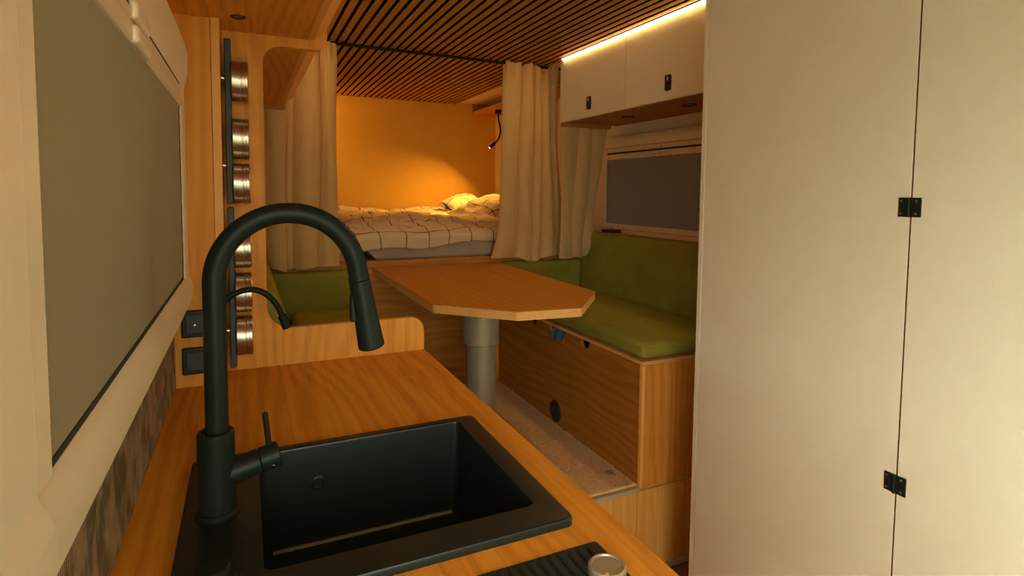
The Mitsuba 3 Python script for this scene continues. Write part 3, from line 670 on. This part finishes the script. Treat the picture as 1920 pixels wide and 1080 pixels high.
curtain('curtain_001', ([0, 1], [.0, -.03]), ([0, .5, 1], [.150, .160, .164]), lambda u: 1.035 - .035 * u, 1.700, [0, .55, 1.0], [.012, .040], lambda w: 2.655 + .02 * (1 - w),
        'short beige curtain flap under the oak cabinet behind the divider opening', 'curtain', 5, nu=80, nv=90)
def vtop(u): return -.050 * np.exp(-((u - .70) / .075) ** 2) + .004 * np.sin(u * 31)
curtain('curtain_002', ([0, .12, .35, 1], [1.155, 1.195, 1.208, 1.238]), ([0, .5, 1], [1.60, 1.565, 1.556]), lambda u: 1.003 + .012 * np.sin(u * 9), 2.034, [0, .30, .52, .66, .86, 1.0], [.028, .040, .040, .034, .024], lambda w: 2.765 - .03 * (1 - w) ** 2,
        'gathered beige curtain hanging from the rod at the right of the bed opening', 'curtain', 8, nu=190, head=.012, topfn=vtop)
curtain('curtain_003', ([0, 1], [1.51, 1.515]), ([0, .22, .5, 1], [1.722, 1.722, 1.760, 1.802]), lambda u: 1.002 + .012 * u + .135 * np.clip((u - .76) / .24, 0, 1) ** 1.4, 1.702, [0, .34, .66, 1.0], [.016, .030, .018], lambda w: 2.640 - .0 * w,
        'short beige curtain flap hanging beside the right window from the cabinet cleat', 'curtain', 11, nu=100, nv=110)
# small black box on the ledge behind the back cushion
put('black_case', rbox(1.765, 1.835, 2.52, 2.62, 1.142, 1.158, .004, 10), 'black_plastic', 40); tag('black_case', 'flat black case lying on the back cushion below the right window', 'case')

# ------------------------------------------------------------------ bed shelf and reading lamps
def shelf(key, x0, x1, y0, label, lip):
    tag(key, label, 'shelf')
    put(key + '__board', box(x0, x1, y0, YB - .001, 1.962, 1.974, .001), 'oak_y')
    put(key + '__lip', box(lip - .006, lip + .006, y0, YB - .02, 1.960, 1.990, .002), 'ply_plain')
    put(key + '__end_board', box(x0, x1, YB - .018, YB - .001, 1.974, ZC - .001, .001), 'oak_x')
shelf('bed_shelf', 1.645, XR, 2.95, 'narrow oak shelf under the ceiling at the right of the bed', 1.651)
shelf('bed_shelf_001', XL, .05, 2.95, 'narrow oak shelf at the left of the bed behind the curtain', .044)
def reading_lamp(key, base, pts, aim, label, inten, cone):
    tag(key, label, 'lamp')
    b = np.array(base)
    put(key + '__base', rbox(b[0] - .022, b[0] + .022, b[1] - .016, b[1] + .016, b[2] - .030, b[2], .004, 10), 'black_plastic', 40)
    path = spline(pts, 48)
    put(key + '__neck', tube(path, .0055, 14), 'black_metal', 50)
    d = path[-1] - path[-4]; d /= np.linalg.norm(d); h0 = path[-1] - d * .005
    put(key + '__head', lathe([(0, 0), (.009, 0), (.011, .004), (.0125, .050), (.0125, .058), (.0105, .058), (.0105, .052), (0, .052)], h0, d, 24), 'black_metal', 35)
    put(key + '__bulb', lathe([(0, .0525), (.0104, .0525), (.0095, .057), (.006, .0595), (0, .0605)], h0, d, 20), 'lamp_glow', 50, emitter={'type': 'area', 'radiance': rgb(*[9 * c for c in (1, .8, .5)])})
    o = h0 + d * .066
    scene[key + '_beam'] = {'type': 'spot', 'to_world': T().look_at(origin=o.tolist(), target=(np.array(aim)).tolist(), up=[0, 1, .1]), 'intensity': rgb(*inten), 'cutoff_angle': cone, 'beam_width': cone * .25}
reading_lamp('reading_lamp', (1.70, 3.90, 1.962), [(1.70, 3.90, 1.935), (1.705, 3.90, 1.88), (1.718, 3.90, 1.82), (1.705, 3.90, 1.755), (1.672, 3.90, 1.715)], (1.28, 3.97, 1.15), 'lit black gooseneck reading lamp under the shelf at the right of the bed', BEDLAMP, 61)
reading_lamp('reading_lamp_001', (0.0, 3.90, 1.962), [(0.0, 3.90, 1.935), (-.005, 3.90, 1.90), (.01, 3.92, 1.85), (.05, 3.95, 1.83), (.10, 3.98, 1.835)], (.55, 4.25, 1.80), 'gooseneck reading lamp behind the left curtain', tuple(.35 * c for c in BEDLAMP), 80)
# little wooden hook block on the bed's right wall
k = tag('hook_block', 'small oak hook block on the wall beside the reading lamp', 'hook')
put(k + '__block', box(XR - .02, XR, 4.02, 4.12, 1.83, 1.93, .002), 'bench_z')
put(k + '__hook', tube(spline([(XR - .02, 4.06, 1.90), (XR - .05, 4.06, 1.895), (XR - .055, 4.06, 1.87), (XR - .035, 4.06, 1.86)], 20), .004, 12), 'steel', 50)
